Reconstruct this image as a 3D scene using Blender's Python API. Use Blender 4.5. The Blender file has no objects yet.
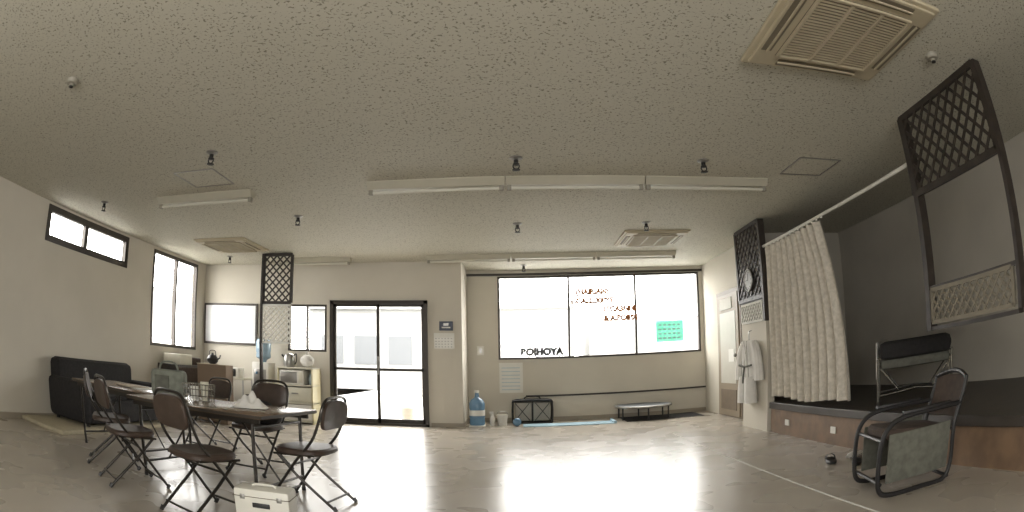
import bpy, bmesh, math, random
from mathutils import Vector, Matrix
random.seed(7)
scene=bpy.context.scene
try: scene.view_settings.view_transform='Standard'
except Exception: pass

# ---------------------------------------------------------------- materials
def mat(name,col,rough=.5,metal=0.,var=0.,scale=8.,bump=0.,bscale=60.,spec=.5,col2=None,trans=0):
    m=bpy.data.materials.new(name); m.use_nodes=True
    nt=m.node_tree; b=nt.nodes['Principled BSDF']
    b.inputs['Roughness'].default_value=rough; b.inputs['Metallic'].default_value=metal
    b.inputs['Specular IOR Level'].default_value=spec
    tc=nt.nodes.new('ShaderNodeTexCoord')
    n=nt.nodes.new('ShaderNodeTexNoise'); n.inputs['Scale'].default_value=scale; n.inputs['Detail'].default_value=4
    nt.links.new(tc.outputs['Object'],n.inputs['Vector'])
    r=nt.nodes.new('ShaderNodeValToRGB')
    c2=col2 if col2 else tuple(max(0,c*(1-max(var,.04))) for c in col)
    r.color_ramp.elements[0].position=.35; r.color_ramp.elements[1].position=.65
    r.color_ramp.elements[0].color=(*c2,1); r.color_ramp.elements[1].color=(*col,1)
    nt.links.new(n.outputs['Fac'],r.inputs['Fac']); nt.links.new(r.outputs['Color'],b.inputs['Base Color'])
    if bump>0:
        n2=nt.nodes.new('ShaderNodeTexNoise'); n2.inputs['Scale'].default_value=bscale
        nt.links.new(tc.outputs['Object'],n2.inputs['Vector'])
        bp=nt.nodes.new('ShaderNodeBump'); bp.inputs['Strength'].default_value=bump; bp.inputs['Distance'].default_value=.01
        nt.links.new(n2.outputs['Fac'],bp.inputs['Height']); nt.links.new(bp.outputs['Normal'],b.inputs['Normal'])
    if trans:
        t=nt.nodes.new('ShaderNodeBsdfTranslucent'); nt.links.new(r.outputs['Color'],t.inputs['Color'])
        mx=nt.nodes.new('ShaderNodeMixShader'); mx.inputs[0].default_value=trans
        nt.links.new(b.outputs[0],mx.inputs[1]); nt.links.new(t.outputs[0],mx.inputs[2]); nt.links.new(mx.outputs[0],nt.nodes['Material Output'].inputs['Surface'])
    return m

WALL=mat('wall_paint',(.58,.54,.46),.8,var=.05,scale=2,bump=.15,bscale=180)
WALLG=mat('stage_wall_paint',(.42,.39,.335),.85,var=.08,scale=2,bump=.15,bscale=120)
BRONZE=mat('bronze_aluminium',(.045,.037,.03),.4,metal=.3)
DKWOOD=mat('dark_wood',(.035,.026,.02),.5,var=.4,scale=12)
KICK=mat('kickboard_wood',(.22,.14,.085),.5,var=.3,scale=6)
STAGEF=mat('stage_floor',(.05,.04,.032),.45,var=.3,scale=5)
WHITE=mat('white_plastic',(.7,.68,.62),.4)
DET=mat('detector_plastic',(.28,.26,.21),.5)
CREAM=mat('cream_plastic',(.62,.59,.48),.45,var=.06)
CREAMD=mat('aged_cream_panel',(.46,.40,.28),.5,var=.1)
GRILLE=mat('grille_brown',(.15,.125,.085),.6)
BLACK=mat('black_plastic',(.015,.014,.014),.45)
BLACKF=mat('black_fabric',(.022,.02,.02),.9,var=.4,scale=30,bump=.3)
CHROME=mat('chrome',(.5,.5,.48),.25,metal=1)
GREYMET=mat('grey_metal',(.35,.34,.32),.35,metal=.8)
FRAMEM=mat('chair_tube',(.05,.045,.04),.3,metal=.7)
BRSEAT=mat('brown_vinyl',(.06,.04,.03),.42,var=.3,scale=14)
TABLE=mat('table_laminate',(.18,.12,.08),.25,var=.3,scale=9)
TABLEE=mat('table_edge',(.05,.04,.03),.5)
PAPER=mat('paper',(.72,.71,.66),.9)
CURT=mat('curtain_cloth',(.64,.59,.51),.95,scale=22,bump=.3,bscale=90,col2=(.50,.46,.39))
CLOTH=mat('white_cotton',(.72,.70,.66),.95,var=.08,scale=12,bump=.3)
BLUEB=mat('blue_bottle',(.13,.25,.38),.15,var=.2)
BLUEM=mat('blue_mat',(.32,.46,.54),.8)
LBLUE=mat('pale_blue',(.45,.54,.58),.5)
RIM=mat('trampoline_rim',(.12,.13,.14),.5)
TUBE=mat('lamp_tube',(.62,.60,.51),.3)
LAMPH=mat('lamp_housing',(.46,.43,.34),.45,var=.06)
GREENP=mat('mint_paper',(.30,.80,.66),.8,col2=(.55,.92,.82),scale=30,trans=.30)
OLIVE=mat('olive_fabric',(.20,.21,.17),.85,var=.3,scale=20)
YELLOW=mat('yellow_wood',(.60,.54,.34),.5)
ORANGE=mat('orange_letter',(.36,.13,.04),.6)
DLET=mat('dark_letter',(.03,.03,.03),.6)
DOORB=mat('door_brown',(.18,.14,.10),.5,var=.15)
FROST=mat('frosted_glass',(.50,.48,.42),.4)
SCREEN=mat('board_white',(.80,.82,.84),.2)
CONC=mat('outdoor_concrete',(.4,.4,.39),.9,var=.2,scale=1)
BLDG=mat('outdoor_building',(.28,.28,.27),.9,var=.1,scale=1)
BLDW=mat('outdoor_building_window',(.08,.085,.09),.5)
BROWNF=mat('brown_fabric',(.07,.048,.036),.9,var=.3,scale=20)
GREYF=mat('grey_fabric',(.13,.13,.105),.9,var=.3,scale=20)
TANL=mat('tan_lattice',(.20,.175,.13),.7)
TATAMI=mat('tatami',(.42,.37,.26),.8,var=.15,scale=30)

def ceiling_mat():
    m=bpy.data.materials.new('fissured_ceiling_tile'); m.use_nodes=True; nt=m.node_tree; b=nt.nodes['Principled BSDF']
    b.inputs['Roughness'].default_value=.7
    tc=nt.nodes.new('ShaderNodeTexCoord')
    n=nt.nodes.new('ShaderNodeTexNoise'); n.inputs['Scale'].default_value=54; n.inputs['Detail'].default_value=2; n.inputs['Distortion'].default_value=.5
    nt.links.new(tc.outputs['Object'],n.inputs['Vector'])
    r=nt.nodes.new('ShaderNodeValToRGB'); e=r.color_ramp.elements
    e[0].position=.34; e[0].color=(.23,.21,.16,1); e[1].position=.42; e[1].color=(.56,.535,.45,1)
    nt.links.new(n.outputs['Fac'],r.inputs['Fac'])
    n3=nt.nodes.new('ShaderNodeTexNoise'); n3.inputs['Scale'].default_value=.7
    nt.links.new(tc.outputs['Object'],n3.inputs['Vector'])
    r3=nt.nodes.new('ShaderNodeValToRGB'); r3.color_ramp.elements[0].color=(.9,.9,.88,1); r3.color_ramp.elements[1].color=(1,1,1,1)
    nt.links.new(n3.outputs['Fac'],r3.inputs['Fac'])
    mx=nt.nodes.new('ShaderNodeMix'); mx.data_type='RGBA'; mx.blend_type='MULTIPLY'; mx.inputs[0].default_value=1
    nt.links.new(r.outputs['Color'],mx.inputs[6]); nt.links.new(r3.outputs['Color'],mx.inputs[7])
    nt.links.new(mx.outputs[2],b.inputs['Base Color'])
    bp=nt.nodes.new('ShaderNodeBump'); bp.inputs['Strength'].default_value=.3; bp.inputs['Distance'].default_value=.004
    nt.links.new(n.outputs['Fac'],bp.inputs['Height']); nt.links.new(bp.outputs['Normal'],b.inputs['Normal'])
    return m
CEIL=ceiling_mat()
def floor_mat():
    m=bpy.data.materials.new('polished_floor'); m.use_nodes=True; nt=m.node_tree; b=nt.nodes['Principled BSDF']
    tc=nt.nodes.new('ShaderNodeTexCoord')
    n=nt.nodes.new('ShaderNodeTexNoise'); n.inputs['Scale'].default_value=.9; n.inputs['Detail'].default_value=5
    nt.links.new(tc.outputs['Object'],n.inputs['Vector'])
    r=nt.nodes.new('ShaderNodeValToRGB'); e=r.color_ramp.elements
    e[0].position=.3; e[0].color=(.365,.325,.27,1); e[1].position=.7; e[1].color=(.41,.37,.315,1)
    nt.links.new(n.outputs['Fac'],r.inputs['Fac']); nt.links.new(r.outputs['Color'],b.inputs['Base Color'])
    n2=nt.nodes.new('ShaderNodeTexNoise'); n2.inputs['Scale'].default_value=1.6; n2.inputs['Detail'].default_value=2
    nt.links.new(tc.outputs['Object'],n2.inputs['Vector'])
    r2=nt.nodes.new('ShaderNodeMapRange'); r2.inputs[1].default_value=.3; r2.inputs[2].default_value=.7; r2.inputs[3].default_value=.24; r2.inputs[4].default_value=.31
    nt.links.new(n2.outputs['Fac'],r2.inputs[0]); nt.links.new(r2.outputs[0],b.inputs['Roughness'])
    b.inputs['Specular IOR Level'].default_value=.38
    return m
FLOORM=floor_mat()
def glass_mat():
    m=bpy.data.materials.new('window_glass'); m.use_nodes=True; nt=m.node_tree
    nt.nodes.remove(nt.nodes['Principled BSDF']); o=nt.nodes['Material Output']
    t=nt.nodes.new('ShaderNodeBsdfTransparent'); g=nt.nodes.new('ShaderNodeBsdfGlossy'); g.inputs['Roughness'].default_value=.03
    mx=nt.nodes.new('ShaderNodeMixShader'); mx.inputs[0].default_value=.06
    nt.links.new(t.outputs[0],mx.inputs[1]); nt.links.new(g.outputs[0],mx.inputs[2]); nt.links.new(mx.outputs[0],o.inputs['Surface'])
    return m
GLASS=glass_mat()

# ---------------------------------------------------------------- builder
class B:
    def __init__(s,name,loc=(0,0,0),rot=0,parent=None,scale=1):
        s.name=name; s.bm=bmesh.new(); s.mats=[]; s.loc=loc; s.rot=rot; s.parent=parent; s.sc=scale
    def mi(s,m):
        if m not in s.mats: s.mats.append(m)
        return s.mats.index(m)
    def tag(s,vs,m):
        i=s.mi(m); fs=set()
        for v in vs:
            for f in v.link_faces: fs.add(f)
        for f in fs: f.material_index=i
        return fs
    def box(s,x0,x1,y0,y1,z0,z1,m,bev=0,M=None):
        r=bmesh.ops.create_cube(s.bm,size=1)['verts']
        for v in r:
            v.co=Vector(((x0+x1)/2+v.co.x*(x1-x0),(y0+y1)/2+v.co.y*(y1-y0),(z0+z1)/2+v.co.z*(z1-z0)))
        if bev>0:
            es=list({e for v in r for e in v.link_edges})
            g=bmesh.ops.bevel(s.bm,geom=es,offset=bev,segments=2,affect='EDGES',profile=.5)
            r=list({v for f in g['faces'] for v in f.verts}|{v for v in r if v.is_valid})
        if M is not None:
            for v in r: v.co=M@v.co
        s.tag(r,m); return r
    def tube(s,pts,rad,m,seg=8,smooth=0,closed=False):
        P=[Vector(p) for p in pts]
        R=list(rad) if isinstance(rad,(list,tuple)) else [rad]*len(P)
        if smooth:
            Q=[];RR=[];n=len(P)
            rng=range(n if closed else n-1)
            for i in rng:
                p0=P[(i-1)%n] if closed or i>0 else P[i]; p1=P[i]; p2=P[(i+1)%n]; p3=P[(i+2)%n] if closed or i+2<n else P[(i+1)%n]
                for k in range(smooth):
                    t=k/smooth
                    Q.append(.5*((2*p1)+(-p0+p2)*t+(2*p0-5*p1+4*p2-p3)*t*t+(-p0+3*p1-3*p2+p3)*t**3))
                    RR.append(R[i]*(1-t)+R[(i+1)%n]*t)
            if not closed: Q.append(P[-1]);RR.append(R[-1])
            P,R=Q,RR
        n=len(P);rings=[];prev=None
        for i in range(n):
            if closed: d=P[(i+1)%n]-P[i-1]
            else: d=P[min(i+1,n-1)]-P[max(i-1,0)]
            d.normalize()
            if prev is None:
                a=Vector((0,0,1)) if abs(d.z)<.9 else Vector((1,0,0))
                u=d.cross(a).normalized()
            else:
                u=(prev-d*prev.dot(d)); u=u.normalized() if u.length>1e-6 else d.orthogonal().normalized()
            prev=u; w=d.cross(u)
            rings.append([s.bm.verts.new(P[i]+R[i]*(math.cos(2*math.pi*k/seg)*u+math.sin(2*math.pi*k/seg)*w)) for k in range(seg)])
        i0=s.mi(m)
        for i in range(n if closed else n-1):
            a=rings[i];b=rings[(i+1)%n]
            for k in range(seg):
                f=s.bm.faces.new((a[k],a[(k+1)%seg],b[(k+1)%seg],b[k])); f.material_index=i0
        if not closed:
            for rg in (rings[0],rings[-1]):
                f=s.bm.faces.new(rg); f.material_index=i0
    def cyl(s,p0,p1,r,m,seg=20,r1=None):
        s.tube([p0,p1],[r,r if r1 is None else r1],m,seg=seg)
    def lathe(s,prof,c,m,seg=28,sx=1,sy=1):
        c=Vector(c); rings=[]
        for r,z in prof:
            rings.append([s.bm.verts.new(c+Vector((r*sx*math.cos(2*math.pi*k/seg),r*sy*math.sin(2*math.pi*k/seg),z))) for k in range(seg)])
        i0=s.mi(m)
        for a,b in zip(rings,rings[1:]):
            for k in range(seg):
                f=s.bm.faces.new((a[k],a[(k+1)%seg],b[(k+1)%seg],b[k])); f.material_index=i0
        for rg in (rings[0],rings[-1]):
            f=s.bm.faces.new(rg); f.material_index=i0
    def pad(s,M,sx,sy,th,m,n=4.,curve=0,seg=32,dome=.15):
        """superelliptic cushion in local xy, thickness along z, mapped by matrix M"""
        lv=[(0.0,-.5),(.6,-.5),(.93,-.5),(1,-.25),(1,.2),(.94,.5),(.6,.5+dome),(0.0,.5+dome*1.3)]
        rings=[];i0=s.mi(m)
        for rr,zz in lv:
            ring=[]
            for k in range(seg):
                a=2*math.pi*k/seg;ca,sa=math.cos(a),math.sin(a)
                x=math.copysign(abs(ca)**(2/n),ca)*sx/2*max(rr,.02);y=math.copysign(abs(sa)**(2/n),sa)*sy/2*max(rr,.02)
                ring.append(s.bm.verts.new(M@Vector((x,y,zz*th+curve*(x/(sx/2))**2))))
            rings.append(ring)
        for a,b in zip(rings,rings[1:]):
            for k in range(seg):
                f=s.bm.faces.new((a[k],a[(k+1)%seg],b[(k+1)%seg],b[k])); f.material_index=i0
        for rg in (rings[0],rings[-1]):
            f=s.bm.faces.new(rg); f.material_index=i0
    def sph(s,c,r,m,noise=0,seg=20):
        r=(r,r,r) if not isinstance(r,tuple) else r
        vs=bmesh.ops.create_uvsphere(s.bm,u_segments=seg,v_segments=seg//2+2,radius=1)['verts']
        for v in vs:
            k=1+noise*math.sin(v.co.x*5+c[0]*9)*math.cos(v.co.y*6+v.co.z*4)
            v.co=Vector((c[0]+v.co.x*r[0]*k,c[1]+v.co.y*r[1]*k,c[2]+v.co.z*r[2]*k))
        s.tag(vs,m)
    def grid(s,fn,nu,nv,m):
        g=[[s.bm.verts.new(fn(i/nu,j/nv)) for j in range(nv+1)] for i in range(nu+1)];i0=s.mi(m)
        for i in range(nu):
            for j in range(nv):
                f=s.bm.faces.new((g[i][j],g[i+1][j],g[i+1][j+1],g[i][j+1])); f.material_index=i0
    def lattice(s,O,U,V,w,h,sp,sw,th,m,border=.03,mb=None):
        O,U,V=Vector(O),Vector(U),Vector(V);N=U.cross(V)
        def bar(a,b,wd,t,mm,off=0):
            a=O+U*a[0]+V*a[1];b=O+U*b[0]+V*b[1];d=(b-a);L=d.length
            if L<1e-3: return
            d/=L;p=N.cross(d)
            M=Matrix((( d.x,p.x,N.x,a.x),(d.y,p.y,N.y,a.y),(d.z,p.z,N.z,a.z),(0,0,0,1)))
            s.box(0,L,-wd/2,wd/2,-t/2+off,t/2+off,mm,M=M)
        c=-h
        while c<w:
            t0=max(0,-c);t1=min(h,w-c)
            if t1>t0: bar((c+t0,t0),(c+t1,t1),sw,th,m,th*.5)
            c+=sp
        c=0
        while c<w+h:
            t0=max(0,c-w);t1=min(h,c)
            if t1>t0: bar((c-t0,t0),(c-t1,t1),sw,th,m,-th*.5)
            c+=sp
        mb=mb or m
        for a,b in (((0,0),(w,0)),((0,h),(w,h)),((0,0),(0,h)),((w,0),(w,h))): bar(a,b,border,th*3.2,mb)
    def done(s,smooth=True):
        me=bpy.data.meshes.new(s.name); bmesh.ops.recalc_face_normals(s.bm,faces=s.bm.faces); s.bm.to_mesh(me); s.bm.free()
        for m in s.mats: me.materials.append(m)
        if smooth:
            me.shade_smooth()
            try: me.set_sharp_from_angle(angle=math.radians(35))
            except Exception: pass
        o=bpy.data.objects.new(s.name,me); scene.collection.objects.link(o)
        o.location=s.loc; o.rotation_euler=(0,0,s.rot); o.scale=(s.sc,)*3
        if s.parent: o.parent=s.parent
        return o
def text(name,body,size,M,m,parent=None,ext=.001,align='LEFT',bold=0):
    c=bpy.data.curves.new(name,'FONT'); c.body=body; c.size=size; c.extrude=ext; c.offset=bold; c.materials.append(m); c.align_x=align
    o=bpy.data.objects.new(name,c); scene.collection.objects.link(o); 
    o.matrix_world=M
    if parent: o.parent=parent; o.matrix_parent_inverse=parent.matrix_world.inverted()
    return o
def wall(name,axis,p0,p1,u0,u1,z0,z1,ops,m):
    b=B(name); cuts=sorted({u0,u1,*[o[0] for o in ops],*[o[1] for o in ops]})
    for a,c in zip(cuts,cuts[1:]):
        zs=[(z0,z1)]
        for o in ops:
            if o[0]<=a+1e-6 and o[1]>=c-1e-6:
                n=[]
                for q in zs:
                    if o[2]>q[0]: n.append((q[0],min(o[2],q[1])))
                    if o[3]<q[1]: n.append((max(o[3],q[0]),q[1]))
                zs=n
        for q in zs:
            if axis=='y': b.box(a,c,p0,p1,q[0],q[1],m)
            else: b.box(p0,p1,a,c,q[0],q[1],m)
    return b.done(False)

XL,XP,XR,XS=-5.75,3.06,3.40,4.9
YD,YW,YB=9.42,10.41,-2.0
H=2.7
# ---------------------------------------------------------------- shell
b=B('floor'); b.box(XL-.15,XS+.15,YB-.15,YW+.15,-.1,0,FLOORM); b.done(False)
b=B('ceiling'); b.box(XL-.15,XS+.15,YB-.15,YW+.15,H,H+.1,CEIL); b.done(False)
LW1=(4.70,6.79,2.205,2.665); LW2=(7.56,9.09,1.117,2.65)
wall('wall_left','x',XL-.12,XL,YB-.12,YD+.12,0,H,[LW1,LW2],WALL)
DOOR=(-3.145,-1.463,0,2.069); PASS=(-3.94,-3.21,1.2,2.0)
wall('wall_entrance','y',YD,YD+.12,XL,-1.03,0,H,[DOOR,PASS],WALL)
b=B('wall_return'); b.box(-1.03,-.91,YD,YW,0,H,WALL); b.done(False)
WIN=(-.367,3.323,1.116,2.589)
wall('wall_back','y',YW,YW+.12,-1.03,XR+.12,0,H,[WIN],WALL)
wall('wall_right','x',XR,XR+.12,7.72,YW,0,H,[],WALL)
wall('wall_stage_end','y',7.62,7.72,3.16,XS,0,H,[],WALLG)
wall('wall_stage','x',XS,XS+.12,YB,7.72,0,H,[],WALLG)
FILLW=(-2.8,1.8,.9,2.2)  # opening for the added fill window, sized for ambient light near the camera
wall('wall_front','y',YB-.12,YB,XL,XS+.12,0,H,[FILLW],WALL)

def window(name,axis,p,u0,u1,z0,z1,mull,fr=.05,dep=.08,m=BRONZE,trans=[],glass=True):
    b=B(name)
    def bx(a,c,z,w,mm=m,d=dep):
        if axis=='y': b.box(a,c,p-d/2,p+d/2,z,w,mm)
        else: b.box(p-d/2,p+d/2,a,c,z,w,mm)
    bx(u0,u1,z0,z0+fr);bx(u0,u1,z1-fr,z1);bx(u0,u0+fr,z0+fr,z1-fr);bx(u1-fr,u1,z0+fr,z1-fr)
    for q in mull: bx(q-fr/2,q+fr/2,z0+fr,z1-fr,d=dep*.9)
    for q in trans: bx(u0+fr,u1-fr,q-fr/2,q+fr/2,d=dep*.8)
    if glass: bx(u0+fr,u1-fr,z0+fr,z1-fr,GLASS,.006)
    return b.done(False)
w1=window('window_1','y',YW+.03,*WIN,[.874,2.09],fr=.035)
window('window_2','x',XL-.03,*LW2,[8.35],fr=.05)
window('window_3','x',XL-.03,*LW1,[5.66],fr=.085)
window('window_4','y',YD+.04,*PASS,[-3.58],fr=.035)
window('fill_window','y',YB-.06,*FILLW,[-.8],fr=.05)  # unseen window behind the camera, added to let in fill light
RX=Matrix.Rotation(math.pi/2,4,'X')
def wt(body,x,z,size,m):
    text('lettering',body,size,Matrix.Translation((x,YW-.02,z))@RX,m,w1,bold=.010)
wt('BOIHOYA',.02,1.19,.165,DLET)
wt('(HAIRIAM)',1.00,2.24,.13,ORANGE); wt('1-CALL:300YE',.90,2.08,.13,ORANGE)
wt('ITCA3NHI',1.50,1.92,.13,ORANGE); wt('& A.BOIPM',1.50,1.76,.13,ORANGE)
b=B('green_window_poster'); b.box(2.46,2.98,YW-.004,YW+.006,1.33,1.71,GREENP)
for r in range(4):
    for k in range(5): b.box(2.50+k*.09+.01*(r%2),2.56+k*.09,YW-.007,YW-.004,1.38+r*.08,1.41+r*.08,LBLUE)
b.done(False)
b=B('trim_1'); b.box(.10,XR,YW-.025,YW,.44,.47,DKWOOD); b.done()
b=B('trim_2'); b.box(-.91,XR,YW-.03,YW,2.60,2.64,BRONZE); b.done()
b=B('baseboard_back'); b.box(-.91,XR,YW-.015,YW,0,.07,mat('vinyl_base',(.30,.26,.20),.5)); b.done()
BASE=bpy.data.materials['vinyl_base']
b=B('baseboard_entrance'); b.box(-1.463+.03,-.91,YD-.012,YD,0,.07,BASE); b.box(XL,-3.2,YD-.012,YD,0,.07,BASE); b.done()
b=B('baseboard_return'); b.box(-.91,-.898,YD,YW,0,.07,BASE); b.done()
b=B('baseboard_left'); b.box(XL,XL+.012,YB,YD,0,.07,BASE); b.done()
b=B('baseboard_right'); b.box(XR-.012,XR,7.72,8.42,0,.07,BASE); b.done()
b=B('trim_3'); b.box(2.01,2.025,1.0,7.6,0,.003,PAPER); b.done()

# sliding entrance door
b=B('door_1'); x0,x1=DOOR[0],DOOR[1]
b.box(x0,x0+.06,YD-.03,YD+.1,0,2.069,BRONZE); b.box(x1-.06,x1,YD-.03,YD+.1,0,2.069,BRONZE)
b.box(x0,x1,YD-.03,YD+.1,2.01,2.069,BRONZE); b.box(x0,x1,YD-.03,YD+.1,0,.04,BRONZE)
xm=(x0+x1)/2
for a,c,yy in ((x0+.06,xm+.03,YD+.02),(xm-.03,x1-.06,YD+.06)):
    b.box(a,a+.05,yy-.018,yy+.018,.04,2.01,BRONZE); b.box(c-.05,c,yy-.018,yy+.018,.04,2.01,BRONZE)
    b.box(a,c,yy-.018,yy+.018,.04,.11,BRONZE); b.box(a,c,yy-.018,yy+.018,1.97,2.01,BRONZE); b.box(a,c,yy-.018,yy+.018,.91,.955,BRONZE)
    b.box(a+.05,c-.05,yy-.003,yy+.003,.11,1.97,GLASS)
b.box(xm-.005,xm+.02,YD-.02,YD,.85,1.15,GREYMET)
b.done(False)
b=B('door_2')
b.box(XR-.03,XR-.001,8.42,9.55,0,2.06,DOORB,.004)
b.box(XR-.05,XR-.03,8.50,9.47,.02,1.99,mat('door_leaf',(.27,.22,.16),.5))
b.box(XR-.056,XR-.05,8.62,9.35,.55,1.70,FROST); b.box(XR-.058,XR-.05,8.62,9.35,.12,.45,DOORB)
b.box(XR-.062,XR-.05,8.75,9.3,1.75,1.93,PAPER); b.box(XR-.062,XR-.056,8.7,8.95,.9,1.1,PAPER)
b.sph((XR-.09,8.57,1.0),.03,GREYMET); b.cyl((XR-.05,8.57,1.0),(XR-.09,8.57,1.0),.012,GREYMET)
b.done(False)

# ---------------------------------------------------------------- stage
b=B('stage_platform')
b.box(XP,XS-.002,YB+.002,6.70,.30,.38,STAGEF,.005); b.box(XP+.03,XS-.002,YB+.002,6.70,0,.30,KICK); b.box(XP+.13,XS-.002,6.70,7.618,0,.38,STAGEF)
for yy in (6.15,5.0):
    b.box(XP+.018,XP+.03,yy,yy+.11,.12,.19,WHITE,.004)
b.done(False)
def panelpost(name,y0,y1,zb,lat_top,mid,lat_low,full,lm):
    b=B(name)
    U=(0,-1,0);V=(0,0,1)
    b.lattice((XP-.01,y1,lat_top),U,V,y1-y0,H-.02-lat_top,.135,.026,.012,DKWOOD,.05)
    if full:
        b.box(XP+.03,XP+.05,y0,y1,lat_top,H-.02,mat(name+'_back',(.27,.25,.21) ,.8))
        b.box(XP,XP+.05,y0,y1,lat_low[1],lat_top,mid)
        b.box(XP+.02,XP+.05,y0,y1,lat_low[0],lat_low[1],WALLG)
        b.box(XP,XP+.10,y0,y1,0,lat_low[0],WALL)
    b.lattice((XP-.006,y1-.06,lat_low[0]),U,V,y1-y0-.12,lat_low[1]-lat_low[0],.09,.02,.01,lm,.03)
    b.box(XP-.03,XP+.06,y0-.04,y0,zb,H-.01,DKWOOD)
    if not full: b.box(XP-.02,XP+.06,y0,y1,zb-.03,zb,DKWOOD); b.box(XP-.03,XP+.06,y1-.05,y1+.01,zb-.03,H-.01,DKWOOD); b.box(XP-.02,XP+.04,y0,y1,lat_low[1],lat_low[1]+.03,DKWOOD)
    return b.done(False)
panelpost('lattice_pillar',6.76,7.62,1.40,1.72,DKWOOD,(1.42,1.66),True,PAPER)
panelpost('lattice_partition',2.2,3.36,1.05,2.06,None,(1.08,1.32),False,TANL)
b=B('wall_clock',loc=(XP-.045,7.17,1.97))
b.cyl((0,0,0),(.02,0,0),.15,BLACK,32); b.tube([(-.004,.14*math.cos(a*math.pi/12),.14*math.sin(a*math.pi/12)) for a in range(24)],.012,GREYMET,closed=True)
b.cyl((-.006,0,0),(0,0,0),.125,mat('clock_face',(.32,.32,.30),.5),32)
b.box(-.010,-.007,-.004,.004,0,.09,BLACK); b.box(-.010,-.007,0,.06,-.004,.004,BLACK)
for k in range(12):
    a=k*math.pi/6; b.box(-.009,-.006,.105*math.sin(a)-.004,.105*math.sin(a)+.004,.105*math.cos(a)-.008,.105*math.cos(a)+.008,BLACK)
b.done()
b=B('karate_uniform',loc=(XP-.06,7.22,0))
def gi(u,v,side):
    z=1.18-v*.50; w=.20+.05*v
    yy=(u-.5)*2*w
    return Vector((-.02-.03*math.cos((u-.5)*3)*1-.012*math.sin(u*22+v*3)+(.05 if side else 0)*1,yy,z))
b.grid(lambda u,v:gi(u,v,0),30,10,CLOTH); b.grid(lambda u,v:gi(u,v,0)+Vector((.035,0,0)),30,10,CLOTH)
for sgn in (-1,1):
    b.tube([(0,.17*sgn,1.14),(-.01,.27*sgn,1.02),(-.01,.33*sgn,.82),(-.01,.34*sgn,.66)],[.055,.06,.065,.07],CLOTH,10,smooth=4)
    b.tube([(-.04,.10*sgn,.70),(-.042,.12*sgn,.55),(-.04,.13*sgn,.36)],[.075,.085,.09],CLOTH,12,smooth=4)
    b.tube([(-.06,.06*sgn,1.18),(-.065,-.02*sgn,.95),(-.065,-.10*sgn,.70)],.014,CLOTH,6,smooth=3)
b.tube([(-.07,-.22,.86),(-.075,0,.84),(-.07,.22,.86)],.014,GREYF,6,smooth=4); b.tube([(-.08,0,.84),(-.085,.04,.70),(-.085,.05,.62)],.013,GREYF,6)
b.tube([(.0,0,1.17),(0,0,1.27),(.02,.03,1.30),(.04,0,1.31)],.006,GREYMET,6,smooth=3)
b.done()
b=B('curtain_rail'); b.cyl((XP+.02,6.74,2.33),(XP+.02,3.36,2.33),.018,WHITE,10)
for k in range(14): b.cyl((XP+.02,6.6-k*.115,2.33),(XP+.02,6.6-k*.115,2.30),.012,WHITE,6)
b.done()
b=B('stage_curtain')
def cur(u,v):
    y=6.68-u*(1.50+.42*v+ .08*math.sin(v*3))
    a=(.03+.035*v)
    x=XP+.02+a*math.sin(u*math.pi*2*10.5+.6*math.sin(v*2+u*5))+.012*math.sin(u*60+v*4)
    z=2.295-v*(1.845)+.02*math.sin(u*9)*v
    return Vector((x,y,z))
b.grid(cur,260,24,CURT); b.done()
b=B('wall_phone',loc=(3.9,7.60,1.98)); b.box(-.05,.05,-.02,.018,-.12,.12,WHITE,.01); b.box(-.03,.03,-.035,-.02,-.09,.02,GREYMET,.005); b.tube([(0,-.03,-.1),(.04,-.03,-.2),(0,-.02,-.3)],.006,BLACK,6,smooth=4); b.done()

# ---------------------------------------------------------------- ceiling fixtures
def tube_light(x,y,L=1.285):
    b=B('fluorescent_ceiling_light',loc=(x,y,H))
    prof=[(-.035,-.07),(-.08,-.012),(-.08,0),(.08,0),(.08,-.012),(.035,-.07)]
    v0=[b.bm.verts.new((0,p[0],p[1])) for p in prof]; v1=[b.bm.verts.new((L,p[0],p[1])) for p in prof]; i=b.mi(LAMPH)
    for k in range(6): b.bm.faces.new((v0[k],v0[(k+1)%6],v1[(k+1)%6],v1[k])).material_index=i
    b.bm.faces.new(v0);b.bm.faces.new(v1)
    for a in (.01,L-.05): b.box(a,a+.04,-.022,.022,-.115,-.065,DET,.004)
    b.cyl((.05,0,-.094),(L-.05,0,-.094),.015,TUBE,12)
    b.done()
T1,T2=5.181,8.916
for k in range(3):
    tube_light(-1.392+k*1.295,T1); tube_light(-1.392+k*1.295,T2)
tube_light(-3.931,T1); tube_light(-3.931,T2)
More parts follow.
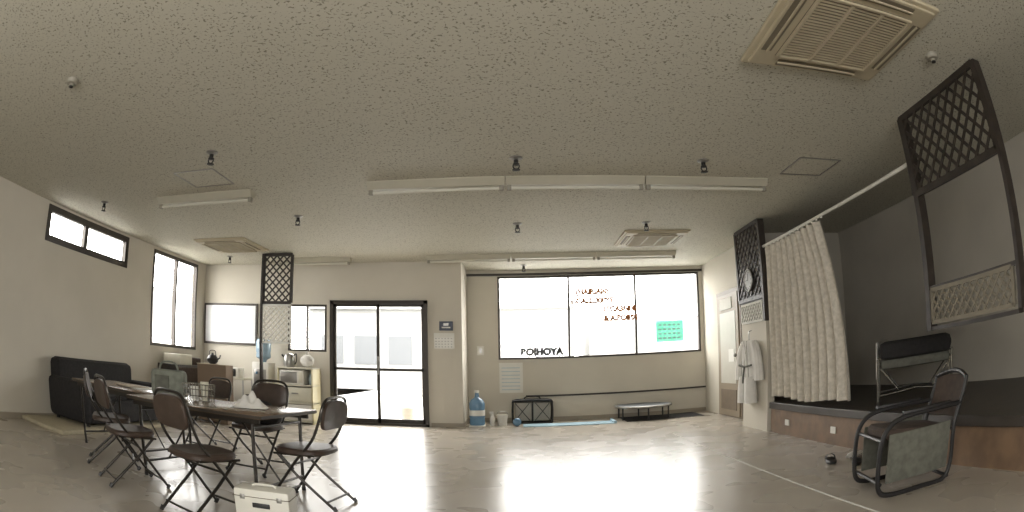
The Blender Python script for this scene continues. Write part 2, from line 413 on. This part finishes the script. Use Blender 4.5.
def cassette(x,y,S=.916):
    b=B('ceiling_air_conditioner',loc=(x+S/2,y+S/2,H),scale=S/.916); h=.458
    b.box(-h,h,-h,h,-.025,0,CREAMD,.006)
    b.box(-h+.03,h-.03,-h+.03,h-.03,-.04,-.02,CREAMD,.006)
    q=.27
    for sx,sy in ((1,0),(-1,0),(0,1),(0,-1)):
        a,c=(.35,.41)
        if sx: b.box(min(a*sx,c*sx),max(a*sx,c*sx),-q,q,-.043,-.038,GRILLE); b.box(min((a+.02)*sx,(a+.03)*sx),max((a+.02)*sx,(a+.03)*sx),-q,q,-.052,-.04,CREAMD)
        else: b.box(-q,q,min(a*sy,c*sy),max(a*sy,c*sy),-.043,-.038,GRILLE); b.box(-q,q,min((a+.02)*sy,(a+.03)*sy),max((a+.02)*sy,(a+.03)*sy),-.052,-.04,CREAMD)
    b.box(-.31,.31,-.31,.31,-.044,-.03,GRILLE)
    for k in range(23):
        t=-.29+k*.0264; b.box(-.29,.29,t-.003,t+.003,-.054,-.042,CREAMD)
    for t in (-.3,-.1,.1,.3): b.box(t-.008,t+.008,-.3,.3,-.057,-.042,CREAMD)
    for t in (-.3,.3): b.box(-.308,.308,t-.008,t+.008,-.057,-.042,CREAMD)
    b.done(False)
cassette(1.33,1.80,1.02); cassette(1.38,7.37); cassette(-4.699,7.218)
for x,y in ((2.556,4.46),(-3.22,4.42)):
    b=B('ceiling_access_hatch',loc=(x+.238,y+.238,H))
    t=.238
    b.box(-t+.012,t-.012,-t+.012,t-.012,-.004,0,CEIL)
    for s in (-1,1):
        b.box(-t,t,s*t-.008,s*t+.008,-.008,0,GREYMET); b.box(s*t-.008,s*t+.008,-t,t,-.008,0,GREYMET)
    b.done(False)
for x,y in ((-2.53,4.03),(-2.54,6.25),(0,4.62),(0,6.95),(1.63,4.65),(1.58,6.94),(-4.76,8.6),(.09,9.9),(-4.84,5.06)):
    b=B('fire_sprinkler_head',loc=(x,y,H))
    b.lathe([(.055,0),(.055,-.008),(.03,-.02),(.02,-.022)],(0,0,0),GREYMET); b.lathe([(.02,-.02),(.02,-.05),(.028,-.055),(.028,-.065),(.008,-.07)],(0,0,0),BLACK)
    b.tube([(-.016,0,-.05),(-.026,0,-.08),(0,0,-.105),(.026,0,-.08),(.016,0,-.05)],.006,BLACK,6,smooth=3); b.lathe([(.034,-.105),(.034,-.110),(.01,-.115)],(0,0,0),BLACK,16)
    b.done()
for x,y in ((-2.92,2.33),(2.66,2.32)):
    b=B('smoke_detector',loc=(x,y,H)); b.lathe([(.055,0),(.055,-.015),(.045,-.03),(.02,-.032),(.02,-.045),(.012,-.05)],(0,0,0),DET); b.lathe([(.018,-.045),(.02,-.055),(.005,-.06)],(0,0,0),BLACK,12); b.done()

# ---------------------------------------------------------------- wall items
b=B('wall_calendar'); b.box(-1.36,-1.03,YD-.008,YD-.001,1.29,1.54,PAPER); 
for r in range(4):
    for c in range(6): b.box(-1.34+c*.05,-1.315+c*.05,YD-.010,YD-.008,1.31+r*.045,1.325+r*.045,GREYMET)
b.done(False)
b=B('wall_sign'); b.box(-1.27,-1.05,YD-.02,YD-.001,1.58,1.73,mat('sign_navy',(.04,.05,.08),.4),.004); b.box(-1.23,-1.09,YD-.023,YD-.02,1.62,1.64,PAPER); b.box(-1.2,-1.12,YD-.023,YD-.02,1.66,1.70,GREYMET); b.done(False)
b=B('light_switch'); b.box(-.74,-.62,YW-.015,YW-.001,1.2,1.36,WHITE,.004); b.box(-.70,-.66,YW-.02,YW-.015,1.24,1.32,GREYMET); b.done(False)
b=B('wall_notice'); b.box(-.36,.05,YW-.008,YW-.001,.52,1.06,PAPER)
for r in range(7): b.box(-.32,.0,YW-.010,YW-.008,.57+r*.065,.585+r*.065,LBLUE)
b.done(False)
b=B('framed_whiteboard'); b.box(XL+.02,-4.55,YD-.03,YD-.001,1.26,2.0,BRONZE,.004); b.box(XL+.06,-4.59,YD-.034,YD-.03,1.30,1.96,SCREEN); b.done(False)
b=B('hanging_lattice_screen')
b.lattice((-3.98,8.42,1.92),(1,0,0),(0,0,1),.50,.75,.12,.024,.012,DKWOOD,.045)
b.lattice((-3.98,8.42,1.30),(1,0,0),(0,0,1),.50,.58,.09,.02,.01,PAPER,.03)
b.box(-4.02,-3.98,8.39,8.45,0,2.69,DKWOOD)
b.done(False)

# ---------------------------------------------------------------- chairs
def folding_chair(x,y,ang,name='folding_chair',bag=False,sc=1.04):
    b=B(name,loc=(x,y,0),rot=ang,scale=sc)   # faces local +y
    w=.19;r=.0105
    b.tube([(w,.25,r),(w,.03,.30),(w,-.12,.47),(w,-.18,.60),(w-.01,-.205,.69),(w-.06,-.215,.745),(0,-.22,.755),(-w+.06,-.215,.745),(-w+.01,-.205,.69),(-w,-.18,.60),(-w,-.12,.47),(-w,.03,.30),(-w,.25,r)],r,FRAMEM,8,smooth=5)
    for s in (-1,1):
        b.tube([(s*(w-.025),.17,.36),(s*(w-.025),.02,.22),(s*(w-.025),-.25,r)],r,FRAMEM,8)
        b.cyl((s*w,.235,0),(s*w,.26,.03),.014,BLACK,8); b.cyl((s*(w-.025),-.26,0),(s*(w-.025),-.24,.03),.014,BLACK,8)
        b.tube([(s*(w-.01),-.13,.37),(s*(w-.01),.19,.36)],.008,FRAMEM,6)
    b.cyl((-w,.205,.065),(w,.205,.065),.008,FRAMEM,8); b.cyl((-w+.02,-.20,.06),(w-.02,-.20,.06),.008,FRAMEM,8)
    b.cyl((-w,.03,.30),(w,.03,.30),.008,FRAMEM,8)
    b.pad(Matrix.Translation((0,.02,.385)),.41,.38,.045,BRSEAT,n=3.2)
    M=Matrix.Translation((0,-.188,.635))@Matrix.Rotation(math.radians(100),4,'X')
    b.pad(M,.375,.20,.03,BRSEAT,n=3.2,curve=.02)
    if bag:
        b.sph((0,.03,.50),(.21,.15,.10),BLACKF,.08); b.sph((-.13,.04,.48),(.12,.13,.08),BLACKF,.1); b.sph((.14,.05,.48),(.12,.13,.08),BLACKF,.1)
        b.tube([(-.1,.1,.56),(-.05,.12,.63),(.05,.12,.63),(.1,.1,.56)],.009,BLACKF,6,smooth=4)
    return b.done()
R=math.radians
folding_chair(-1.47,3.87,R(82))
folding_chair(-1.97,3.10,R(-22),sc=1.06)
folding_chair(-2.86,3.36,R(-32),sc=1.06)
folding_chair(-3.45,3.78,R(-50),sc=1.06)
folding_chair(-2.32,4.78,R(172),bag=True,sc=1.1)
folding_chair(-3.35,5.55,R(165))

def table(x,y,L,D,h,ang,name='folding_table'):
    b=B(name,loc=(x,y,0),rot=ang)
    b.box(-L,0,0,D,h-.03,h,TABLE,.004); b.box(-L-.004,.004,-.004,D+.004,h-.026,h-.006,TABLEE)
    for xx in (-.12,-L+.12):
        for yy in (.06,D-.06):
            b.cyl((xx,yy,0),(xx,yy,h-.03),.014,FRAMEM,8); b.cyl((xx,yy,0),(xx,yy,.03),.018,BLACK,8)
        b.cyl((xx,.06,.12),(xx,D-.06,.12),.010,FRAMEM,8); b.cyl((xx,.06,h-.1),(xx,D-.06,h-.1),.010,FRAMEM,8)
    b.cyl((-.12,D/2,.12),(-.5,D/2,h-.05),.008,FRAMEM,8); b.cyl((-L+.12,D/2,.12),(-L+.5,D/2,h-.05),.008,FRAMEM,8)
    for yy in (.05,D-.05): b.box(-L+.05,-.05,yy-.01,yy+.01,h-.07,h-.03,FRAMEM)
    b.done()
table(-1.66,3.47,1.45,.80,.655,R(-8))
table(-3.14,4.0,1.3,.75,.655,R(-8))

TZ=.656
b=B('wire_basket',loc=(-2.50,4.0,TZ),rot=.2)
for z in (0.005,.05,.10,.14): b.tube([(-.11-z*.1,-.08,z),(.11+z*.1,-.08,z),(.11+z*.1,.08,z),(-.11-z*.1,.08,z)],.004,CHROME,6,closed=True)
for k in range(9):
    t=-.11+k*.0275
    for s in (-1,1): b.cyl((t,.08*s,.005),(t*1.1,.082*s,.14),.003,CHROME,6)
for k in range(5):
    t=-.08+k*.04
    for s in (-1,1): b.cyl((.11*s,t,.005),(.124*s,t,.14),.003,CHROME,6)
b.lathe([(.03,.01),(.037,.12),(.034,.12),(.028,.02)],(-.04,0,0),WHITE,16); b.lathe([(.03,.01),(.037,.16),(.034,.16),(.028,.02)],(.05,.01,0),CREAM,16)
b.done()
b=B('tote_bag',loc=(-2.86,4.05,TZ),rot=.3,scale=1.2); b.box(-.14,.14,-.06,.06,0,.19,OLIVE,.03); b.box(-.10,.02,-.068,-.055,.03,.15,GREYF,.005)
b.tube([(-.08,0,.18),(-.05,0,.24),(.05,0,.24),(.08,0,.18)],.008,OLIVE,6,smooth=4); b.done()
b=B('crumpled_cloth',loc=(-1.98,3.95,TZ),rot=.3)
b.grid(lambda u,v:Vector(((u-.5)*.28,(v-.5)*.20,.003+.09*math.sin(math.pi*u)*math.sin(math.pi*v)*(1+.5*math.sin(u*14)*math.cos(v*11)))),24,16,CLOTH); b.box(-.1,.1,-.06,.06,0,.006,CLOTH); b.done()
b=B('newspaper',loc=(-3.6,4.5,TZ),rot=-.3); b.box(-.22,.22,-.15,.15,0,.008,PAPER); b.box(-.2,.1,-.2,.08,.008,.014,mat('newsprint',(.4,.33,.25),.9)); b.done(False)

CASE=mat('off_white_case',(.66,.64,.57),.45)
b=B('plastic_storage_case',loc=(-1.44,2.98,0),rot=.12)
b.box(-.175,.175,-.09,.09,0,.285,CASE,.02); b.box(-.178,.178,-.093,.093,.235,.239,GRILLE)
b.box(-.055,.055,-.096,-.088,.175,.205,BLACK,.004); b.tube([(-.07,0,.28),(-.06,0,.298),(.06,0,.298),(.07,0,.28)],.008,CASE,8,smooth=3)
b.box(-.13,-.10,-.096,-.09,.22,.25,GREYMET,.002); b.box(.10,.13,-.096,-.09,.22,.25,GREYMET,.002)
b.done()

# right foreground tubular armchair
def armchair(name,loc,rot,cm,fm,h=.86,w=.52):
    b=B(name,loc=loc,rot=rot)  # faces local +y
    for s in (-1,1):
        q=s*w/2
        b.tube([(q,-.36,h),(q,-.345,.62),(q,-.26,.38),(q,-.26,.12),(q,-.20,.018),(q,.0,.016),(q,.26,.016),(q,.36,.06),(q,.385,.20),(q,.375,.38),(q,.31,.48),(q,.18,.52),(q,-.05,.525),(q,-.32,.52)],.018,cm,10,smooth=5)
        b.box(q-.028,q+.028,-.2,.22,.53,.555,BLACK,.01)
        b.box(q-.008,q+.008,-.22,.32,.10,.42,GREYF,.006)
    b.cyl((-w/2,-.25,.03),(w/2,-.25,.03),.013,cm,8); b.cyl((-w/2,.355,.10),(w/2,.355,.10),.013,cm,8)
    b.tube([(-w/2,-.36,h-.01),(-w/4,-.39,h+.02),(0,-.40,h+.03),(w/4,-.39,h+.02),(w/2,-.36,h-.01)],.018,cm,8,smooth=4)
    b.cyl((-w/2,.36,.38),(w/2,.36,.38),.013,cm,8); b.cyl((-w/2,-.24,.36),(w/2,-.24,.36),.013,cm,8)
    b.pad(Matrix.Translation((0,.06,.385))@Matrix.Rotation(R(6),4,'X'),w-.05,.56,.07,fm,n=5)
    b.grid(lambda u,v:Vector(((u-.5)*(w-.02),-.29-.085*v-.05*math.sin(math.pi*u),.42+(h-.42)*v)),14,8,BLACKF)
    b.grid(lambda u,v:Vector(((u-.5)*(w-.02),-.275-.085*v-.05*math.sin(math.pi*u),.42+(h-.42)*v)),14,8,BROWNF)
    return b.done()
armchair('tubular_armchair',(2.58,3.02,0),R(76),BLACK,BROWNF,h=.69)
b=B('folding_bed',loc=(3.72,4.35,.382),rot=R(-38))
for s in (-1,1):
    b.tube([(-.42,.20*s,.012),(-.42,.20*s,.40),(-.36,.20*s,.45),(.36,.20*s,.45),(.42,.20*s,.40),(.42,.20*s,.012)],.014,CHROME,8,smooth=3)
    b.tube([(-.40,.20*s,.10),(0,.20*s,.14),(.40,.20*s,.10)],.010,CHROME,8); b.tube([(-.40,.20*s,.36),(-.2,.20*s,.14)],.009,CHROME,8); b.tube([(.40,.20*s,.36),(.2,.20*s,.14)],.009,CHROME,8)
for x in (-.42,.42):
    b.cyl((x,-.20,.10),(x,.20,.10),.011,CHROME,8); b.cyl((x,-.2,.38),(x,.2,.38),.011,CHROME,8)
    for s in (-1,1): b.cyl((x-.01,.2*s,.025),(x+.01,.2*s,.025),.025,BLACK,12)
b.box(-.40,.40,-.20,.20,.34,.44,GREYF,.04); b.box(-.42,.42,-.27,.27,.43,.60,BLACKF,.07)
b.grid(lambda u,v:Vector((-.44-.012*math.sin(u*16),(u-.5)*.30,.60-v*.34)),20,10,CLOTH)
b.grid(lambda u,v:Vector((-.44+v*.16,(u-.5)*.30,.60+.03*math.sin(v*3))),20,6,CLOTH)
b.done()
for i,(x,y,a) in enumerate(((2.62,4.30,1.2),(2.74,4.02,1.0))):
    b=B('slipper',loc=(x,y,0),rot=a); b.pad(Matrix.Translation((0,0,.014)),.26,.10,.026,BLACK,n=2.4)
    b.grid(lambda u,v:Vector((.02+u*.10,.048*math.cos(v*math.pi),.02+.055*math.sin(v*math.pi)*(1-.4*u))),6,10,BLACKF); b.done()
b=B('sock',loc=(2.84,4.25,0)); b.sph((0,0,.03),(.07,.05,.03),CLOTH,.2); b.sph((.07,.03,.022),(.06,.03,.02),CLOTH,.2); b.done()

# ---------------------------------------------------------------- far floor items
b=B('water_bottle_stand',loc=(-.70,9.55,0))
b.lathe([(.115,0),(.125,.02),(.125,.10),(.12,.12),(.128,.14),(.128,.24),(.12,.26),(.128,.28),(.128,.36),(.10,.42),(.04,.46),(.03,.52),(.034,.55)],(0,0,.03),BLUEB)
b.box(-.13,.13,-.13,.13,0,.03,WHITE,.01); b.lathe([(.035,0),(.035,.04),(.01,.045)],(0,0,.565),WHITE,16); b.lathe([(.131,0),(.131,.09)],(0,0,.19),PAPER,28)
b.done()
b=B('spray_bottle',loc=(-.46,9.7,0)); b.lathe([(.04,0),(.045,.01),(.045,.12),(.02,.17),(.015,.20)],(0,0,0),WHITE,18); b.box(-.05,.02,-.014,.014,.20,.24,PAPER,.006); b.box(-.04,-.03,-.006,.006,.15,.2,PAPER); b.done()
b=B('plastic_bucket',loc=(-.30,9.72,0)); b.lathe([(.07,0),(.09,.17),(.095,.17),(.095,.185),(.086,.185),(.068,.01)],(0,0,0),WHITE,20); b.tube([(-.09,0,.18),(-.06,-.05,.24),(.06,-.05,.24),(.09,0,.18)],.004,GREYMET,6,smooth=4); b.done()
b=B('ball',loc=(-.06,9.58,.07)); b.sph((0,0,0),.07,BLUEB); b.done()
# open-framed carrier: tubular edges with pale mesh sides
b=B('mesh_carrier',loc=(.2,10.1,0))
MP=mat('mesh_panel',(.34,.32,.28),.9)
b.box(-.30,.30,-.12,.12,.04,.37,MP,.04)
for yy in (-.14,.14):
    b.tube([(-.33,yy,.05),(-.33,yy,.33),(-.27,yy,.40),(.27,yy,.40),(.33,yy,.33),(.33,yy,.05),(.27,yy,.015),(-.27,yy,.015)],.016,BLACK,8,smooth=3,closed=True)
    b.tube([(0,yy,.015),(0,yy,.40)],.016,BLACK,8)
    for cx in (-.17,.17): b.tube([(cx-.13,yy,.05),(cx+.12,yy,.36)],.007,BLACK,6); b.tube([(cx+.13,yy,.05),(cx-.12,yy,.36)],.007,BLACK,6)
for x in (-.33,0,.33): b.cyl((x,-.14,.34),(x,.14,.34),.012,BLACK,8); b.cyl((x,-.14,.03),(x,.14,.03),.012,BLACK,8)
b.tube([(-.16,0,.38),(-.1,0,.46),(.1,0,.46),(.16,0,.38)],.012,BLACK,6,smooth=4); b.box(-.30,.30,-.11,.11,.37,.385,BLACKF,.005)
b.done()
b=B('exercise_mat',loc=(.80,9.62,0)); b.box(-.76,.72,-.22,.20,0,.014,BLUEM,.004); b.cyl((.72,-.22,.026),(.72,.20,.026),.026,BLUEM,12); b.done()
b=B('floor_mat',loc=(2.42,9.95,0)); b.box(-.68,.68,-.40,.38,0,.008,BLACKF); b.done(False)
b=B('mini_trampoline',loc=(2.10,9.95,.009)); n=32
b.tube([(.49*math.cos(2*math.pi*k/n),.44*math.sin(2*math.pi*k/n),.22) for k in range(n)],.018,GREYMET,8,closed=True)
b.lathe([(.47,.215),(.47,.235),(.42,.24),(.41,.235)],(0,0,0),RIM,32,sy=.9); b.lathe([(.42,.218),(.42,.232),(.01,.226)],(0,0,0),BLACKF,32,sy=.9)
for k in range(6):
    a=2*math.pi*(k+.5)/6; b.cyl((.46*math.cos(a),.42*math.sin(a),0),(.46*math.cos(a),.42*math.sin(a),.21),.014,BLACK,8)
b.done()

# ---------------------------------------------------------------- kitchen corner, left rear
b=B('water_dispenser',loc=(-4.28,9.1,0))
b.box(-.16,.16,-.16,.16,0,.98,WHITE,.02); b.box(-.12,.12,-.165,-.155,.62,.86,GREYMET,.01); b.box(-.07,-.04,-.19,-.16,.78,.82,BLUEB,.004); b.box(.04,.07,-.19,-.16,.78,.82,mat('red_tap',(.5,.05,.04),.4),.004)
b.lathe([(.05,.98),(.06,1.02),(.13,1.06),(.135,1.10),(.128,1.14),(.135,1.18),(.135,1.32),(.11,1.37),(.02,1.38)],(0,0,0),mat('bottle_pale_blue',(.30,.42,.52),.15)); b.done()
b=B('kitchen_shelf',loc=(-3.60,9.08,0))
for x in (-.32,.30): b.box(x,x+.025,-.2,.2,0,.92,YELLOW,.004)
for z in (.03,.33,.62,.90): b.box(-.32,.325,-.2,.2,z,z+.025,CREAM,.004)
b.box(-.32,.325,.185,.2,0,.92,CREAM)
b.box(-.29,.16,-.19,.12,.645,.88,WHITE,.015); b.box(-.26,.04,-.197,-.188,.67,.85,GREYMET,.004); b.box(.07,.14,-.195,-.188,.68,.85,CREAM,.004)
b.box(-.29,.29,-.19,.17,.06,.32,WHITE,.01); b.box(-.29,.29,-.19,.17,.36,.60,CREAM,.01)
for z in (.20,.49): b.box(-.06,.06,-.20,-.188,z,z+.02,GREYMET,.003)
b.lathe([(.04,0),(.05,.1),(.03,.18)],(.23,0,.645),LBLUE,16)
b.done()
b=B('electric_kettle',loc=(-3.76,9.05,.925)); b.lathe([(.09,0),(.10,.02),(.10,.16),(.07,.21),(.02,.23)],(0,0,0),GREYMET,20); b.tube([(.08,0,.19),(.13,0,.22),(.13,0,.10),(.1,0,.05)],.010,BLACK,8,smooth=4); b.tube([(-.09,0,.15),(-.14,0,.2)],.015,BLACK); b.done()
b=B('shopping_bag',loc=(-3.43,9.05,.935)); b.sph((0,0,.10),(.12,.09,.10),CLOTH,.1); b.tube([(-.03,0,.19),(0,0,.26),(.04,0,.19)],.008,CLOTH,6,smooth=3); b.done()
b=B('side_table',loc=(-4.75,8.95,0)); b.box(-.28,.25,-.2,.25,.66,.69,CREAM,.004)
for s in (-1,1):
    for t in (-1,1): b.cyl((-.015+s*.22,.02+t*.18,0),(-.015+s*.22,.02+t*.18,.66),.014,GREYMET,8)
b.box(-.25,.22,-.17,.22,.25,.27,CREAM); b.box(-.15,.10,-.12,.1,.69,.86,WHITE,.02); b.box(-.12,.04,-.125,-.115,.71,.84,BLACK,.01)
b.done()
b=B('tatami_mat'); b.box(XL+.02,-4.72,4.18,6.92,0,.05,TATAMI,.01); b.done()
b=B('leather_sofa',loc=(-5.2,5.75,.05),scale=1.15)
b.box(-.38,.36,-.75,.75,.03,.28,BLACKF,.05); b.box(-.44,-.2,-.78,.78,.03,.66,BLACKF,.07); b.box(-.40,.34,-.86,-.68,.03,.46,BLACKF,.06); b.box(-.40,.34,.68,.86,.03,.46,BLACKF,.06)
b.box(-.2,.34,-.66,-.01,.27,.36,BLACKF,.04); b.box(-.2,.34,.01,.66,.27,.36,BLACKF,.04)
for s in (-1,1): 
    for t in (-1,1): b.cyl((-.03+.3*s,.75*t,0),(-.03+.3*s,.75*t,.05),.025,BLACK,8)
b.done()
b=B('cardboard_box',loc=(-4.6,7.9,0),rot=.2); b.box(-.25,.25,-.2,.2,0,.9,mat('cardboard',(.20,.145,.10),.8),.006); b.box(-.25,.25,-.01,.01,.895,.905,CREAMD); b.box(-.26,-.02,-.2,.2,.9,.91,CREAMD); b.done(False)
b=B('teapot',loc=(-4.62,7.85,.91),scale=.8); b.lathe([(.06,0),(.11,.04),(.12,.10),(.08,.16),(.03,.18),(.02,.21)],(0,0,0),BLACK,20); b.tube([(.1,0,.08),(.17,0,.12),(.19,0,.18)],.015,BLACK,8); b.tube([(-.08,0,.15),(-.06,0,.25),(.06,0,.25),(.08,0,.15)],.008,BLACK,6,smooth=4); b.done()
b=B('shoe_cabinet',loc=(-5.5,8.3,0)); b.box(-.22,.2,-.55,.55,0,.85,DKWOOD,.006)
for k in range(3): b.box(.2,.21,-.52,.52,.04+k*.27,.27+k*.27,BROWNF)
b.box(-.2,.18,-.4,0,.85,1.02,CREAM,.01); b.box(-.15,.1,.1,.45,.85,.98,BROWNF,.03); b.done()

# ---------------------------------------------------------------- outdoors
b=B('ground_outside'); b.box(-30,30,YW+.15,45,-.15,-.06,CONC); b.box(-30,XL-.15,-10,45,-.15,-.06,CONC); b.box(XL-.15,-1.0,YD+.12,YW+.15,-.15,-.02,CONC); b.done(False)
b=B('building_across_street'); b.box(-9,2.2,24,30,-.06,3.6,BLDG); b.box(3.2,14,27,32,-.06,3.0,BLDG)
for k in range(7): b.box(-8.4+k*1.5,-7.4+k*1.5,23.95,24,1.0,2.2,BLDW)
b.box(-9,2.3,23.6,24,3.3,3.5,CONC); b.done(False)
b=B('fence_outside'); 
for k in range(30): b.cyl((-3.5+k*.25,15,-.06),(-3.5+k*.25,15,1.0),.02,GREYMET,6)
b.box(-3.6,4,14.98,15.02,.95,1.0,GREYMET); b.box(-3.6,4,14.98,15.02,.2,.25,GREYMET); b.done(False)
b=B('neighbouring_house'); b.box(-16,-11,8,16,-.06,3.0,BLDG); b.box(-11,-10.95,9,10.5,1,2.2,BLDW); b.box(-11,-10.95,12,13.5,1,2.2,BLDW); b.done(False)
b=B('parked_car',loc=(-8.3,10.0,-.06),rot=R(90))
b.box(-2,2,-.8,.8,.3,.85,WHITE,.12); b.box(-1.2,1.3,-.7,.7,.85,1.4,WHITE,.2); b.box(-1.1,1.2,-.72,.72,.92,1.25,BLDW,.05)
for s in (-1,1):
    for t in (-1,1): b.cyl((1.25*s,.7*t,.32),(1.25*s,.84*t,.32),.32,BLACK,20)
b.done()
b=B('white_bucket',loc=(-1.98,10.3,-.02)); b.lathe([(.11,0),(.14,.26),(.15,.27),(.13,.27),(.1,.02)],(0,0,0),WHITE,20); b.done()

# ---------------------------------------------------------------- light
w=bpy.data.worlds.new('overcast_sky'); scene.world=w; w.use_nodes=True
bg=w.node_tree.nodes['Background']; bg.inputs[0].default_value=(1,.98,.94,1); bg.inputs[1].default_value=15
def portal(name,loc,rot,sx,sy):
    l=bpy.data.lights.new(name,'AREA'); l.shape='RECTANGLE'; l.size=sx; l.size_y=sy; l.cycles.is_portal=True
    o=bpy.data.objects.new(name,l); scene.collection.objects.link(o); o.location=loc; o.rotation_euler=rot
portal('sky_portal',((WIN[0]+WIN[1])/2,YW+.14,(WIN[2]+WIN[3])/2),(R(-90),0,0),WIN[1]-WIN[0],WIN[3]-WIN[2])
portal('sky_portal',((DOOR[0]+DOOR[1])/2,YD+.14,1.03),(R(-90),0,0),DOOR[1]-DOOR[0],2.05)
portal('sky_portal',(XL-.14,(LW2[0]+LW2[1])/2,(LW2[2]+LW2[3])/2),(0,R(-90),0),LW2[3]-LW2[2],LW2[1]-LW2[0])
portal('sky_portal',(XL-.14,(LW1[0]+LW1[1])/2,(LW1[2]+LW1[3])/2),(0,R(-90),0),LW1[3]-LW1[2],LW1[1]-LW1[0])
portal('sky_portal',((FILLW[0]+FILLW[1])/2,YB-.14,(FILLW[2]+FILLW[3])/2),(R(90),0,0),FILLW[1]-FILLW[0],FILLW[3]-FILLW[2])

# ---------------------------------------------------------------- camera
yaw,pit,rol=-.010,.183,-.017
F=Vector((math.sin(yaw)*math.cos(pit),math.cos(yaw)*math.cos(pit),math.sin(pit))); R0=Vector((math.cos(yaw),-math.sin(yaw),0)); U0=R0.cross(F)
Rr=math.cos(rol)*R0+math.sin(rol)*U0; Uu=-math.sin(rol)*R0+math.cos(rol)*U0
cd=bpy.data.cameras.new('camera'); cam=bpy.data.objects.new('camera',cd); scene.collection.objects.link(cam); scene.camera=cam
cam.matrix_world=Matrix(((Rr.x,Uu.x,-F.x,0),(Rr.y,Uu.y,-F.y,0),(Rr.z,Uu.z,-F.z,1.024),(0,0,0,1)))
cd.type='PANO'; cd.sensor_width=36; cd.sensor_height=18; cd.clip_start=.02
cd.panorama_type='FISHEYE_LENS_POLYNOMIAL'; cd.fisheye_fov=math.pi
cd.fisheye_polynomial_k0=0; cd.fisheye_polynomial_k1=-4.64824e-02; cd.fisheye_polynomial_k2=-5.00815e-04; cd.fisheye_polynomial_k3=4.45605e-05; cd.fisheye_polynomial_k4=-2.20483e-06
